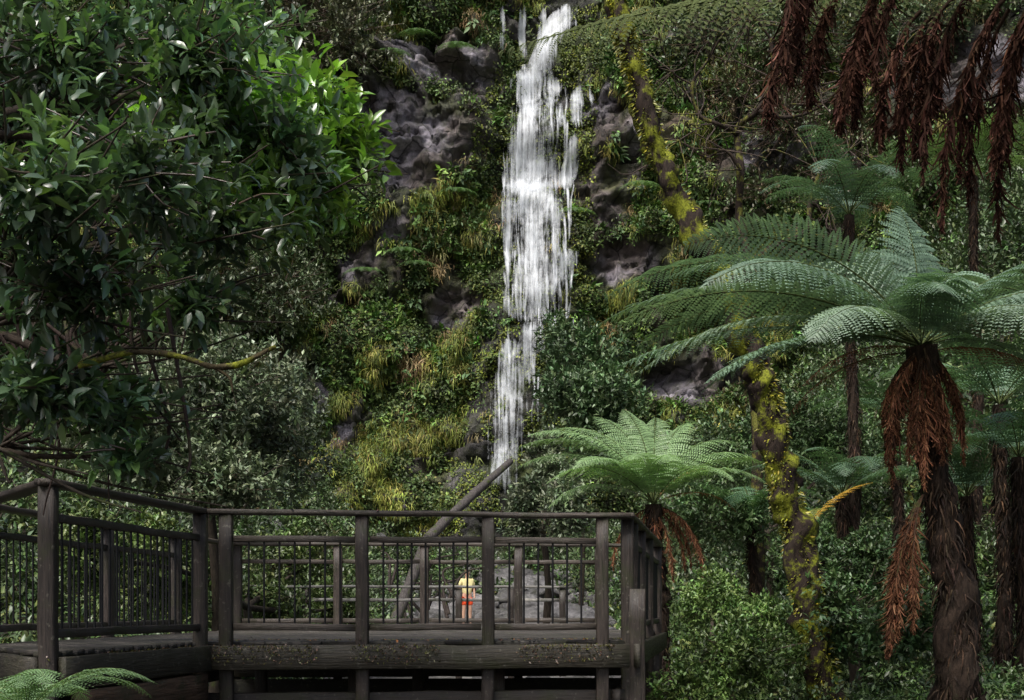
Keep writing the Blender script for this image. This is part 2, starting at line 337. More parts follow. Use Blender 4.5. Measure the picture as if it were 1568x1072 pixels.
def ribbon(path,off=.3,across=9,fade=True):
    pts=np.array([[*on_cliff(p[0],p[1]),p[2]*62/F,p[3]] for p in path])
    L0=np.r_[0,np.cumsum(np.linalg.norm(np.diff(pts[:,[0,2]],axis=0),axis=1))]
    s=np.linspace(0,L0[-1],max(6,int(L0[-1]/.25)))
    Xc=np.interp(s,L0,pts[:,0]);Zc=np.interp(s,L0,pts[:,2]);Wc=np.interp(s,L0,pts[:,3]);St=np.interp(s,L0,pts[:,4])
    Wc=Wc*(1+.5*(vn(s*.9,s*0+path[0][0],3)-.5)); Xc=Xc+.2*(vn(s*.7,s*0+path[0][0],8)-.5)
    u=np.linspace(-1,1,across)
    XX=Xc[:,None]+u*Wc[:,None]; ZZ=Zc[:,None]+0*u
    YY=np.min([cliff_y(XX+dx,ZZ+dz) for dx in(-.3,0,.3) for dz in (-.4,0,.4)],0)-off
    k=np.ones(3)/3; Yp=np.pad(YY,((1,1),(0,0)),'edge'); YY=(Yp[:-2]+Yp[1:-1]+Yp[2:])/3
    g=np.stack([XX+path[0][0]*.37,ZZ+off*9,0*XX+off*5],-1)
    cs=(St[:,None]-.75*np.abs(u)**2.5)
    e0,e1=(.5,.8) if fade else (.35,.9)
    en=np.minimum(s/e0,(s[-1]-s)/e1)[:,None]+(.5*np.cos(u*9+path[0][0])[None] if not fade else 0); cs=cs-.8*(1-np.clip(en,0,1))
    cs=np.stack([cs+0,cs,cs],-1)
    acc.add(np.stack([XX,YY,ZZ],-1),[grid_faces(across,len(s))],cs.reshape(-1,3),g.reshape(-1,3))
ribbon([(868,8,18,1.05),(856,35,20,1.0),(836,70,16,.95),(822,112,20,1.0)],.3)
ribbon([(873,6,16,.5),(852,60,24,.4),(838,95,24,.4),(832,150,22,.3)],.42)
ribbon([(812,108,24,1.1),(806,180,22,.85),(803,240,24,.85),(800,300,34,1.05)],.35)
ribbon([(818,110,36,.35),(820,200,42,.25),(822,290,56,.5)],.5)
ribbon([(812,278,48,1.05),(815,308,46,.6),(815,340,38,.4)],.55)
ribbon([(812,300,54,.46),(818,380,50,.36),(815,450,46,.32),(812,510,40,.26)],.35)
ribbon([(815,300,50,.36),(818,400,46,.3),(815,500,38,.24)],.62)
ribbon([(820,320,14,.6),(816,410,14,.55),(822,480,12,.45)],.5)
ribbon([(842,300,16,.5),(850,370,12,.45),(848,480,10,.3)],.6)
ribbon([(780,300,7,.75),(778,400,6,.65),(776,500,6,.4)],.5)
ribbon([(818,500,18,.65),(812,560,16,.5),(806,600,16,.35)],.45)
ribbon([(785,526,18,.9),(775,560,12,.6),(770,640,16,.4),(765,750,18,.35)],.45)
ribbon([(795,515,36,.36),(785,600,32,.32),(772,700,30,.3),(765,770,30,.3)],.6)
ribbon([(770,12,5,.7),(770,60,5,.6),(768,100,6,.4)],.3)
ribbon([(800,12,7,.8),(800,60,8,.7),(802,95,10,.5)],.3)
ribbon([(830,10,8,.7),(826,60,9,.6),(822,95,9,.5)],.3)
ribbon([(882,142,11,1.1),(882,175,10,.8),(884,205,9,.5)],.4)
ribbon([(862,165,8,.7),(860,210,8,.45)],.4)
ribbon([(845,120,18,.6),(842,150,14,.5),(836,200,16,.3)],.45)
ribbon([(878,205,6,.7),(874,245,9,.8),(866,280,14,.9),(862,300,16,.6)],.45)
ribbon([(870,390,20,1.0),(868,402,18,.7),(862,450,14,.3)],.45)
ribbon([(900,135,7,.5),(905,180,6,.3)],.4)
for b in [(815,104,24,30),(806,284,30,44),(815,394,24,34),(818,504,18,30),(783,524,18,26),(868,388,18,24),(776,640,12,26)]:
    ribbon([(b[0],b[1],b[2],.85),(b[0],b[1]+b[3],b[2]*1.1,.5)],.66,fade=False)
for _ in range(56):
    py=rng.uniform(110,560); px=rng.uniform(768,880) if py<500 else rng.uniform(762,828); l=rng.uniform(40,150)
    ribbon([(px,py,2.4,.8),(px+rng.uniform(-4,4),py+l,2.0,.55)],.45+.3*rng.random(),3)
acc.build('waterfall',M_water,smooth=True)
# ------------------------------------------------------------------ rocks
def ico():
    import bmesh
    bm=bmesh.new(); bmesh.ops.create_icosphere(bm,subdivisions=3,radius=1); v=np.array([q.co for q in bm.verts]); f=np.array([[w.index for w in q.verts] for q in bm.faces]); bm.free(); return v,f
IV,IF=ico()
def rock(acc,c,r,col,seed):
    R=rng.normal(size=(3,3)); q,_=np.linalg.qr(R); v=IV@q
    k=unit(rng.normal(size=(11,3)))
    for kk in k:
        d=v@kk; m=d>.66; v[m]-=np.outer(d[m]-.66,kk)
    v=v*(1+.14*(fbm(v[:,0]*2+seed,v[:,1]*2+v[:,2]*1.5,3,seed)-.5)[:,None])
    acc.add(v*np.asarray(r)+c,[IF],np.asarray(col))
acc=Acc()
for s in range(420):
    yy=rng.uniform(18,58) if s<280 else rng.uniform(42,58); xx=float(stream_x(yy))+rng.normal()*(2.1 if s<280 else 2.8)
    r=rng.uniform(.10,.34)*(1+ (yy>42)*1.4); 
    if abs(xx+1.38)<1.0 and abs(yy-40)<3.5: continue
    if yy<40 and abs(xx/yy+.0345)<.016: continue
    b=rng.uniform(.4,1.6); rock(acc,[xx,yy,float(ground_z(xx,yy))+r*.15],[r*1.2,r,r*.7],np.array([.17,.165,.165])*b,s)
for (px,py,d,r) in [(650,905,47,.8),(870,905,42,.8),(600,880,50,.9),(820,870,52,.9),(900,940,34,.6)]:
    p=S(px,py,d); p[2]=float(ground_z(p[0],p[1]))+.3*r; rock(acc,p,[r*1.3,r,r*.75],(.18,.175,.18),int(px))
for (x_,y_,r) in [(3.62,9.2,.34),(3.75,9.9,.3),(3.4,8.9,.22)]:
    rock(acc,[x_,y_,float(ground_z(x_,y_))+.25],[r*1.3,r,r],(.14,.14,.135),int(x_*10))
acc.build('stream_rocks',M_stone,smooth=False)
# ------------------------------------------------------------------ understorey
def understorey(name,n,ylo,yhi,xs,hmax,L,ntip,nl,cols,T=T_dia,edge=0.,tw=300,gap=2.):
    cen=[];rad=[]
    while len(cen)<n:
        yy=ylo+(yhi-ylo)*rng.random(); xx=rng.uniform(*xs)
        if abs(xx)/yy>.50: continue
        if xs[0]<0<xs[1] and abs(xx-stream_x(yy))<gap: continue
        r=rng.uniform(.35,1.)*hmax; cen.append([xx,yy,float(ground_z(xx,yy))+r*.45]); rad.append([r*1.1,r*1.1,r*.9])
    acc=Acc(); bush(acc,cen,rad,ntip,nl,L,L*.45,cols,T,.4,-.5,twigs=tw,spread=.28); return acc.build(name,M_fol)
G1=[(.035,.075,.022),(.05,.105,.03),(.03,.06,.024),(.06,.098,.038),(.028,.052,.02)]
G2=[(.048,.082,.042),(.04,.07,.037),(.062,.098,.047),(.037,.067,.03)]
understorey('right_bank_foliage',70,13,26,(3.0,11),1.0,.085,12000,7,G1)
understorey('hillside_foliage',130,24,54,(3.5,24),1.8,.15,18000,7,G2+G1,tw=500)
understorey('left_bank_foliage',130,15,54,(-24,-4.0),1.7,.13,18000,7,G2+G1,tw=500)
understorey('gorge_floor_foliage',60,17,34,(-6,-2.6),.5,.08,6000,6,G1)
understorey('stream_edge_foliage',46,50,60,(-10,8),1.5,.16,7000,6,G1+G2,gap=0.)
understorey('near_bank_foliage',26,9.5,13.5,(2.7,6),.55,.06,6000,7,G1,tw=150)
acc=Acc(); n=30000; yy=rng.uniform(9,58,n); xx=rng.uniform(-.5,.5,n)*yy; m=(xx>2.7)|(xx<-3.7)|(yy>52); xx=xx[m];yy=yy[m];n=len(xx)
k=6; sc=np.repeat(.5+yy/30,k); Pg=np.repeat(np.c_[xx,yy,ground_z(xx,yy)+.05],k,0)+rng.normal(size=(n*k,3))*[.12,.12,.08]*sc[:,None]
put(acc,T_blade,Pg,rdir(n*k)+[0,-.2,.7],rdir(n*k)*.5+[0,0,1.],rng.uniform(.1,.28,n*k)*sc,.05*sc,np.repeat(pick(G1+[(.08,.11,.03)],n,.3),k,0))
acc.build('ground_cover',M_fol)
def shrub(name,blobs,L,ntip,cols,mat=M_fol,T=T_dia,anchor='ground',nl=7,W=.45,tw=200,shell=.35):
    e=empty(name); cen=[];rad=[]
    for px,py,d,rx,rz in blobs:
        if anchor=='cliff':
            q=on_cliff(px,py); d=q[1]-rx*.5*q[1]/F
        cen.append(S(px,py,d)); rad.append([rx*d/F,(rx+rz)/2*d/F,rz*d/F])
    acc=Acc(); bush(acc,cen,rad,ntip,nl,L,L*W,cols,T,shell,-.9,twigs=tw); acc.build('leaves',mat,e)
    a2=Acc()
    if anchor=='ground':
        c0=np.mean(cen,0); c0[2]=min(c[2] for c in cen); b=np.array([c0[0],c0[1]+.5,float(ground_z(c0[0],c0[1]+.5))-.1])
        tube(a2,[b,(b+c0)/2+[.1,.1,0],c0+[0,.3,0]],[.09,.08,.06],7,(.05,.04,.03),rough=.2)
        for c in cen:
            s_=c0+[0,.3,0]; m=(s_+c)/2+rng.normal(size=3)*.1; tube(a2,[s_,m,c],[.05,.035,.02],7,(.05,.04,.03),rough=.2)
    else:
        for c,r_ in zip(cen,rad):
            zb=c[2]-r_[2]*1.1; b=np.array([c[0],float(cliff_y(c[0],zb))+.2,zb]); m=(b+c)/2+[0,-.2,-.1]
            tube(a2,[b,m,c],[.13,.09,.04],7,(.06,.05,.04),rough=.2)
            for _ in range(5):
                q=c+rdir(1)[0]*r_*.8; tube(a2,[m*.4+c*.6,(c+q)/2+rng.normal(size=3)*.15,q],[.05,.03,.012],5,(.07,.06,.045))
    a2.build('stems',M_bark,e)
    return e
GG=[(.07,.105,.06),(.085,.12,.075),(.055,.09,.045),(.05,.08,.04)]
shrub('shrub',[(330,600,16,110,90),(400,680,17,90,90),(270,520,17,90,70),(230,680,15,90,90),(330,740,15,120,60),(440,610,19,50,60),(160,600,17,90,120)],.085,8000,GG,tw=500)
shrub('shrub',[(420,450,27,70,80),(330,420,27,80,80),(470,440,30,30,50)],.22,1800,GG,anchor='cliff')
shrub('shrub',[(900,560,42,70,60),(880,610,40,60,50),(860,520,43,36,40),(930,610,40,60,50),(850,600,44,30,30),(920,680,40,60,60)],.20,2600,[(.05,.10,.045),(.035,.075,.03),(.065,.115,.05)],tw=100)
shrub('shrub',[(810,770,26,34,40),(850,730,28,34,40),(870,780,24,40,50),(835,690,30,30,30),(800,810,26,30,30)],.11,2200,GG)
shrub('small_tree',[(520,60,36,80,70),(470,20,36,80,70),(550,10,38,50,40),(420,90,34,70,70),(480,140,36,50,40)],.24,2400,[(.065,.09,.05),(.055,.075,.035),(.08,.10,.065)],tw=600,anchor='cliff',shell=.1)
shrub('small_tree',[(1210,180,30,90,70),(1280,260,30,70,60),(1130,130,32,60,60),(1320,200,33,60,70),(1180,290,30,80,40)],.19,2000,[(.055,.10,.035),(.07,.11,.05),(.085,.08,.05)],tw=900,anchor='cliff',shell=.1)
shrub('small_tree',[(1090,60,38,90,50),(1200,60,38,90,60),(1330,70,38,90,60),(1420,40,36,80,50)],.22,2200,G2,tw=900,anchor='cliff',shell=.1)
shrub('shrub',[(1430,270,26,90,50),(1530,230,28,60,60),(1540,330,24,70,50),(1450,380,26,90,60)],.22,2400,G1,anchor='cliff')
shrub('shrub',[(1130,1010,12.5,90,60),(1180,960,14,80,50),(1060,1060,12,60,40),(1090,930,16,60,50)],.055,4200,[(.06,.12,.03),(.08,.145,.04),(.04,.085,.02)],tw=400)
shrub('shrub',[(1280,950,13,70,70),(1330,870,15,70,60),(1260,860,16,60,50),(1380,960,12,60,60)],.07,2800,[(.033,.08,.026),(.026,.056,.02),(.045,.092,.03)],tw=400)
shrub('shrub',[(1100,700,24,90,60),(1210,650,24,80,60),(1100,800,20,90,50),(1290,690,24,80,60)],.09,4200,[(.055,.11,.04),(.042,.082,.03)])
shrub('shrub',[(460,870,22,80,60),(400,930,20,70,50),(520,930,21,50,40),(230,880,17,90,80),(140,850,14,60,80)],.09,4500,[(.06,.11,.03),(.045,.085,.02),(.075,.115,.04)])
# ------------------------------------------------------------------ left foreground tree
tree=empty('rainforest_tree')
blobs=[(90,90,7.2,190,120),(300,90,7.5,150,110),(400,220,8.0,120,110),(210,250,6.4,170,110),(60,290,5.8,130,110),(450,280,8.4,80,80),(330,330,7.4,130,80),(120,440,6.2,150,90),(290,470,7.4,100,50),(60,600,6.4,110,70),(170,620,6.8,90,50),(200,700,6.6,60,36),(390,80,9,100,90),(480,200,9.,60,80),(20,190,9,160,190),(160,160,10,200,160),(60,520,9.5,160,160),(520,220,9.2,40,50)]
cen=np.array([S(b[0],b[1],b[2]) for b in blobs]); rad=np.array([[b[3]*b[2]/F,.5,b[4]*b[2]/F] for b in blobs])
acc=Acc()
bush(acc,cen,rad,2600,7,.105,.040,[(.045,.09,.042),(.06,.115,.058),(.035,.07,.034),(.068,.13,.042),(.03,.058,.03)],T_leaf,.1,-1,twigs=900,spread=.3)
cen2=np.array([S(*b) for b in [(420,170,8.3),(380,300,8.),(470,290,8.6),(300,150,8.),(490,170,9),(520,220,9)]])
bush(acc,cen2,np.array([[.4,.4,.35]]*6),480,7,.12,.046,[(.08,.17,.025),(.11,.21,.03)],T_leaf,.2,-1)
acc.build('leaves',M_leaf,tree)
acc=Acc()
trunk=[(-3.7,7.6,0),(-3.6,7.6,1.5),(-3.75,7.7,3),(-3.4,7.8,4.6),(-3.6,7.9,6.2)]
tube(acc,trunk,[.19,.16,.14,.12,.08],12,(.04,.03,.022),rough=.2)
for c in cen:
    z0=np.clip(c[2]-.5,2.9,5.8); b=np.array([np.interp(z0,[t[2] for t in trunk],[t[0] for t in trunk]),7.7,z0])
    m1=b+(c-b)*.35+rng.normal(size=3)*.12+[0,0,.1]; m2=b+(c-b)*.7+rng.normal(size=3)*.12
    tube(acc,[b,m1,m2,c],[.045,.032,.02,.009],8,(.04,.03,.022),rough=.25)
    for _ in range(10):
        e_=c+rdir(1)[0]*np.array([.6,.4,.45]); tube(acc,[m2,(m2+e_)/2+rng.normal(size=3)*.08,e_],[.011,.008,.004],5,(.05,.04,.03))
for _ in range(26):
    p=S(rng.uniform(-20,260),rng.uniform(380,520),rng.uniform(6.8,9)); q=p+[rng.uniform(-.3,.5),rng.uniform(-.2,.2),rng.uniform(-1.1,-.6)]
    tube(acc,[p,(p+q)/2+rng.normal(size=3)*.12,q],[.012,.009,.004],5,(.05,.035,.03))
acc.build('trunk_and_branches',M_bark,tree)
acc=Acc()
tube(acc,[S(*p) for p in [(120,560,6.2),(200,540,6.2),(270,545,6.2),(330,562,6.2),(380,552,6.2),(422,530,6.2)]],[.016,.015,.014,.015,.014,.009],8,(.05,.04,.02),rough=.35)
tube(acc,[S(*p) for p in [(330,562,6.2),(352,580,6.2),(356,600,6.2)]],[.010,.007,.004],8,(.05,.04,.02),rough=.35)
acc.build('mossy_branch',M_mossbark,tree)
# ------------------------------------------------------------------ ferns
def frond(acc,stem,o,az,el0,el1,L,width,col,pw=1.2,npin=36,npl=12,pd=.25,roll=0.,curl=0.,scol=(.07,.09,.03),t0=.14):
    az,el0,el1=map(math.radians,(az,el0,el1)); N=48; t=np.linspace(0,1,N)
    el=el0+(el1-el0)*t**pw; azs=az+curl*t
    d=np.c_[np.cos(azs)*np.cos(el),np.sin(azs)*np.cos(el),np.sin(el)]
    P=np.asarray(o)+np.r_[[[0,0,0]],np.cumsum(d[:-1]*L/(N-1),0)]
    side=np.c_[-np.sin(azs),np.cos(azs),0*azs]; upv=np.cross(d,side); upv=np.where(upv[:,2:3]<0,-upv,upv)
    cr,sr=math.cos(roll),math.sin(roll); side,upv=side*cr+upv*sr,upv*cr-side*sr
    tube(stem,P[::4],np.linspace(.011,.002,len(P[::4]))*(L/2.2),5,scol,sm=3)
    tp=np.linspace(t0,.985,npin)
    prof=np.interp(tp,[0,.1,.25,.5,.75,.9,1],[.3,.55,.85,1,.72,.38,.06])
    f=lambda A:np.stack([np.interp(tp,t,A[:,k]) for k in range(3)],-1)
    Pb,Db,Sb,Ub=f(P),f(d),f(side),f(upv)
    for sg in (-1,1):
        lean=np.interp(tp,[0,1],[.15,.75])[:,None]+rng.normal(size=(npin,1))*.06
        dr=unit(Sb*sg+Db*lean+Ub*.12*rng.normal(size=(npin,1))*.6)
        pl=width*prof*(1+.06*rng.normal(size=npin))
        s=np.linspace(.06,1,npl)
        Q=Pb[:,None]+dr[:,None]*(s[None,:,None]*pl[:,None,None])+(-Ub*.5-np.array([0,0,.5]))[:,None]*(pd*s[None,:,None]**2*pl[:,None,None])
        lw=(width*.155)*(1-s**2.2*.82)[None]*(prof**.5)[:,None]
        n=npin*npl; dq=np.repeat(dr,npl,0); Uq=np.repeat(Ub,npl,0)
        cl=np.asarray(col)*np.exp(rng.normal(size=(npin,1))*.12); cl=np.repeat(cl,npl,0)*np.exp(rng.normal(size=(n,1))*.1)
        pdq=unit(dq-np.array([0,0,1])*np.tile(s,npin)[:,None]*pd)
        perp=unit(np.cross(Uq,pdq))
        w=np.repeat(pl/npl,npl)*.95
        for sg2 in (-1,1):
            put(acc,T_dia,Q.reshape(-1,3),perp*sg2+pdq*.45-Uq*.15,Uq+rng.normal(size=(n,3))*.12,lw.ravel(),w,cl)
def deadfrond(acc,stem,o,az,el0,L,col,pw=.6,n=420,ln=.16,el1=-92):
    az,el0,el1=map(math.radians,(az,el0,el1)); N=30; t=np.linspace(0,1,N)
    el=el0+(el1-el0)*t**pw; azs=az+rng.normal()*.5*t
    d=np.c_[np.cos(azs)*np.cos(el),np.sin(azs)*np.cos(el),np.sin(el)]+rng.normal(size=(N,3))*.05
    P=np.asarray(o)+np.r_[[[0,0,0]],np.cumsum(d[:-1]*L/(N-1),0)]
    tube(stem,P[::3],np.linspace(.010,.002,len(P[::3])),5,(.045,.025,.014),sm=2)
    q=.08+.92*rng.random(n)**.85; f=lambda A:np.stack([np.interp(q,t,A[:,k]) for k in range(3)],-1)
    p=f(P); sd=np.c_[-np.sin(az)+0*q,np.cos(az)+0*q,0*q]*rng.choice([-1,1],n)[:,None]
    w=np.sin(np.pi*np.clip(q,.05,.97))**.6
    l=ln*rng.uniform(.3,1.4,n)*w
    D=sd*rng.uniform(.05,.75,(n,1))+f(d)*.5+[0,0,-1.]+rng.normal(size=(n,3))*.28
    cl=pick([col],n,.4)
    put(acc,T_blade,p,D,rdir(n),l,.006+.007*rng.random(n),cl)
    m=n; k=rng.integers(0,n,m); put(acc,T_dia,p[k]+unit(D[k])*l[k][:,None]*rng.random((m,1)),D[k]+rdir(m)*.9,rdir(m),rng.uniform(.012,.035,m),.006,cl[k]*rng.uniform(.6,1.6,(m,1)))
def fern(name,crown,fronds,base=None,r=(.12,.08),trunkcol=(.03,.02,.014),dead=(),mat=M_fern,bd=.6):
    e=empty(name); A=Acc();B=Acc()
    for fr in fronds: frond(A,B,crown,**fr)
    A.build('fronds',mat,e); B.build('stalks',M_bark,e)
    if base is not None:
        C=Acc(); base=np.asarray(base,float); crown=np.asarray(crown,float)
        m=base*.5+crown*.5+np.array([.04,.02,0]); P_,R_=tube(C,[base,base*.75+crown*.25,m,crown*.75+base*.25,crown],[r[0]*1.25,r[0],(r[0]+r[1])/2,r[1],r[1]*1.1],16,trunkcol,sm=12,rough=.45)
        n=2600; t=rng.random(n)*(len(P_)-1.01); i=t.astype(int); p=P_[i]+(P_[i+1]-P_[i])*(t-i)[:,None]; a_=rng.random(n)*6.283
        o=np.c_[np.cos(a_),np.sin(a_),0*a_]; put(C,T_blade,p+o*(R_[i][:,None]*.85),o*rng.uniform(.1,.9,(n,1))+rng.normal(size=(n,3))*.25+np.array([0,0,-1]),o,rng.uniform(.05,.22,n),.013,pick([trunkcol,(.05,.03,.018),(.02,.014,.01)],n,.4))
        C.build('trunk',M_fernbark,e)
    if dead:
        D=Acc();E=Acc()
        for fr in dead: 
            fr=dict(fr); (deadfrond if 'width' not in fr else frond)(D,E,**fr)
        D.build('dead_fronds',M_dead,e); E.build('dead_stalks',M_bark,e)
    return e
FT=[(.10,.155,.11),(.085,.14,.095),(.12,.175,.125)]
def fc(): return np.array(FT[rng.integers(3)])*rng.uniform(.8,1.25)
DC=np.array((.11,.05,.027))
cr=np.array([3.13,10.,3.60])
fr=[]
for az,e0,e1,L in [(184,34,-34,2.7),(172,46,-32,2.75),(196,26,-32,2.6),(162,52,-26,2.3),(206,42,-38,2.2),(178,16,-28,2.4),(228,28,-50,1.6),(140,54,-20,2.1),(115,66,-10,1.8),(95,75,0,1.6),(60,60,-15,1.8),(35,50,-30,1.9),(10,42,-35,1.9),(-10,32,-42,1.9),(-30,38,-40,1.6),(-60,30,-50,1.4),(-90,55,-35,1.1),(250,48,-40,1.2),(20,18,-55,1.7),(150,20,-40,1.9),(88,88,48,1.3),(188,56,-24,2.2),(0,55,-20,1.8),(180,24,-42,2.3),(167,34,-38,2.4),(5,25,-40,1.9),(200,10,-40,2.0)]:
    fr.append(dict(az=az+rng.normal()*3,el0=e0,el1=e1,L=L,width=.34,col=fc(),roll=rng.normal()*.25,curl=rng.normal()*.2,pd=rng.uniform(.15,.5)))
dead=[dict(o=cr+[0,-.05,-.05],az=a_,el0=e_,L=L_,col=DC*rng.uniform(.4,1.3),n=300) for a_,L_,e_ in [(180,.8,-30),(200,1.0,-35),(230,.9,-50),(260,1.1,-60),(290,.8,-60),(160,.9,-40),(330,.8,-50),(0,.9,-35),(215,1.1,-45),(205,.8,-20),(190,.7,-10),(250,.9,-50),(350,.7,-20),(310,.9,-60)]]
dead+=[dict(o=cr+[-.02,-.12,-1.15],az=a_,el0=-50,L=L_,col=DC*rng.uniform(.5,1.0),n=380,ln=.17) for a_,L_ in [(190,1.0),(205,1.15),(215,1.25),(180,.8),(225,1.1),(170,.9),(198,1.3)]]
dead+=[dict(o=cr+[0,0,-.03],az=196,el0=8,el1=-50,L=1.1,width=.2,col=(.17,.08,.05),npin=26,npl=8,pd=.5),dict(o=cr+[0,0,-.05],az=345,el0=10,el1=-45,L=1.0,width=.2,col=(.17,.07,.04),npin=26,npl=8,pd=.5),dict(o=cr+[0,0,-.05],az=186,el0=0,el1=-60,L=1.25,width=.18,col=(.14,.06,.035),npin=26,npl=8,pd=.6)]
fern('tree_fern',cr,fr,(3.62,10.3,.1),(.17,.10),dead=dead)
cr=np.array([1.95,18.,3.02]); fr=[]
for az,e0,e1,L in [(180,54,-36,2.1),(165,62,-28,2.2),(195,66,-22,2.1),(150,74,-12,2.0),(130,78,12,1.8),(100,82,20,1.8),(80,80,12,1.8),(60,76,8,1.8),(40,66,-12,1.9),(20,58,-28,2.0),(0,52,-33,2.0),(-20,48,-43,1.7),(-50,50,-45,1.6),(-80,66,-35,1.4),(-110,68,-35,1.4),(-140,60,-40,1.6),(210,46,-42,1.8),(190,34,-50,1.6)]:
    fr.append(dict(az=az+rng.normal()*5,el0=e0,el1=e1,L=L*1.05,width=.33,col=np.array([.13,.21,.095])*rng.uniform(.85,1.2),npin=34,npl=10,roll=rng.normal()*.2,pd=rng.uniform(.2,.5)))
dead=[dict(o=cr-[0,0,.05],az=a_,el0=e_,L=L_,col=DC*rng.uniform(.6,1.6),n=260,ln=.2) for a_,L_,e_ in [(180,1.1,0),(0,1.3,5),(330,1.3,10),(220,1.0,-20),(270,1.2,-40),(20,1.1,0),(300,1.1,-30),(350,1.0,-20)]]
dead+=[dict(o=cr,az=170,el0=70,el1=-10,L=.9,width=.15,col=(.2,.1,.06),npin=20,npl=7),dict(o=cr,az=0,el0=60,el1=-20,L=1.2,width=.18,col=(.25,.15,.07),npin=20,npl=7),dict(o=cr,az=15,el0=30,el1=-50,L=1.4,width=.2,col=(.2,.09,.04),npin=20,npl=7)]
fern('tree_fern',cr,fr,(2.05,18.1,.6),(.14,.1),dead=dead)
cr=np.array([2.25,5.1,4.03]); fr=[]
for az,e0,e1,L in [(178,4,-18,2.35),(150,42,-5,2.0),(120,45,-5,1.9),(90,50,-5,1.8),(40,30,-30,1.8),(0,30,-30,1.8),(-50,30,-30,1.8),(-100,40,-20,1.8),(200,42,-5,1.7)]:
    fr.append(dict(az=az,el0=e0,el1=e1,L=L,width=.25,col=np.array([.15,.17,.14])*rng.uniform(.85,1.1),npin=44,npl=13,pd=.7))
dead=[]
for k in range(26):
    a_=rng.uniform(110,190); rr_=rng.uniform(.15,1.15) if a_>150 else rng.uniform(.1,.9)
    L_=rng.uniform(.5,.85)*(1.25 if rr_<.6 else .7)
    dr=np.array([math.cos(math.radians(a_)),math.sin(math.radians(a_)),0])
    dead.append(dict(o=cr+dr*rr_+[0,0,.10-.04*rr_],az=a_,el0=-25,L=L_,col=np.array([.046,.022,.015])*rng.uniform(.6,1.9),pw=.4,n=240,ln=.15))
fern('tree_fern',cr,fr,(2.6,5.0,0),(.16,.12),dead=dead)
def small(pos,L,n,tint,e0=50,base=True):
    fr=[dict(az=i*360/n+rng.normal()*10,el0=e0+rng.normal()*8,el1=-35+rng.normal()*10,L=L*rng.uniform(.8,1.1),width=L*.17,col=np.array(tint)*rng.uniform(.8,1.2),npin=26,npl=7) for i in range(n)]
    b=(pos[0]+.1,pos[1]+.1,float(ground_z(pos[0],pos[1]))-.2) if base else None
    return fern('tree_fern' if base else 'ground_fern',pos,fr,b,(.08,.055))
small(S(1300,330,17),1.7,13,(.055,.095,.065))
small(S(1530,620,13),1.5,13,(.08,.14,.085))
small(S(1290,760,17),1.6,13,(.055,.10,.058))
small(S(1480,760,14),1.5,12,(.055,.10,.058))
small(S(1560,700,11.5),1.3,11,(.06,.115,.065))
small(S(1150,800,20),1.5,12,(.06,.12,.06))
small(S(1490,270,20),1.8,12,(.10,.16,.07))
small(S(1370,640,19),1.7,12,(.065,.12,.06))
small((-1.93,5.2,1.18),.6,14,(.11,.19,.09),e0=38,base=False)
for (px,py) in [(620,390),(600,90),(640,60),(560,230),(580,260),(700,80),(880,330),(980,290),(640,410),(500,300),(560,420),(700,300),(1010,230),(1080,320)]:
    p=on_cliff(px,py)-[0,.4,0]; fr=[dict(az=a_,el0=25,el1=-60,L=1.3,width=.25,col=(.075,.145,.05),npin=16,npl=4) for a_ in range(180,361,22)]
    fern('hanging_fern',p,fr)
A=Acc();B=Acc(); e=empty('golden_fern'); 
o=S(1235,810,13.5); frond(A,B,o,az=15,el0=55,el1=5,L=.95,width=.12,col=(.42,.25,.03),npin=26,npl=7); frond(A,B,o,az=60,el0=50,el1=-20,L=.7,width=.1,col=(.18,.2,.04),npin=26,npl=7)
A.build('fronds',M_fern,e);B.build('stalks',M_bark,e)
# ------------------------------------------------------------------ mossy trees
mt=empty('mossy_tree'); acc=Acc(); lf=Acc()
path=[(1275,1120,12.6),(1245,960,12.8),(1222,830,13),(1198,740,13),(1176,620,13),(1150,550,13),(1110,430,13),(1070,370,13),(1030,290,13),(1000,210,13),(975,120,13),(955,50,13),(930,-40,13),(915,-120,13)]
P_,R_=tube(acc,[S(*q) for q in path],np.linspace(.16,.085,len(path)),16,(.030,.021,.016),sm=10,rough=.6)
n=18000; t=rng.random(n)*(len(P_)-1.01); i=t.astype(int); p=P_[i]+(P_[i+1]-P_[i])*(t-i)[:,None]; a_=rdir(n)
msk=(fbm(p[:,2]*1.3,a_[:,0]*1.2+5,4,5)+.12*a_[:,2]+.06*a_[:,0])>.465; p=p[msk];a_=a_[msk];i=i[msk];n=len(p)
put(lf,T_dia,p+a_*(R_[i][:,None]*.95),a_+np.array([0,0,-.5]),rdir(n),rng.uniform(.02,.07,n),.018,pick([(.17,.19,.02),(.11,.14,.02),(.06,.08,.015)],n,.3))
acc.build('trunk',M_mossbark,mt); lf.build('moss',M_fol,mt)
mt=empty('mossy_tree'); acc=Acc(); d=21
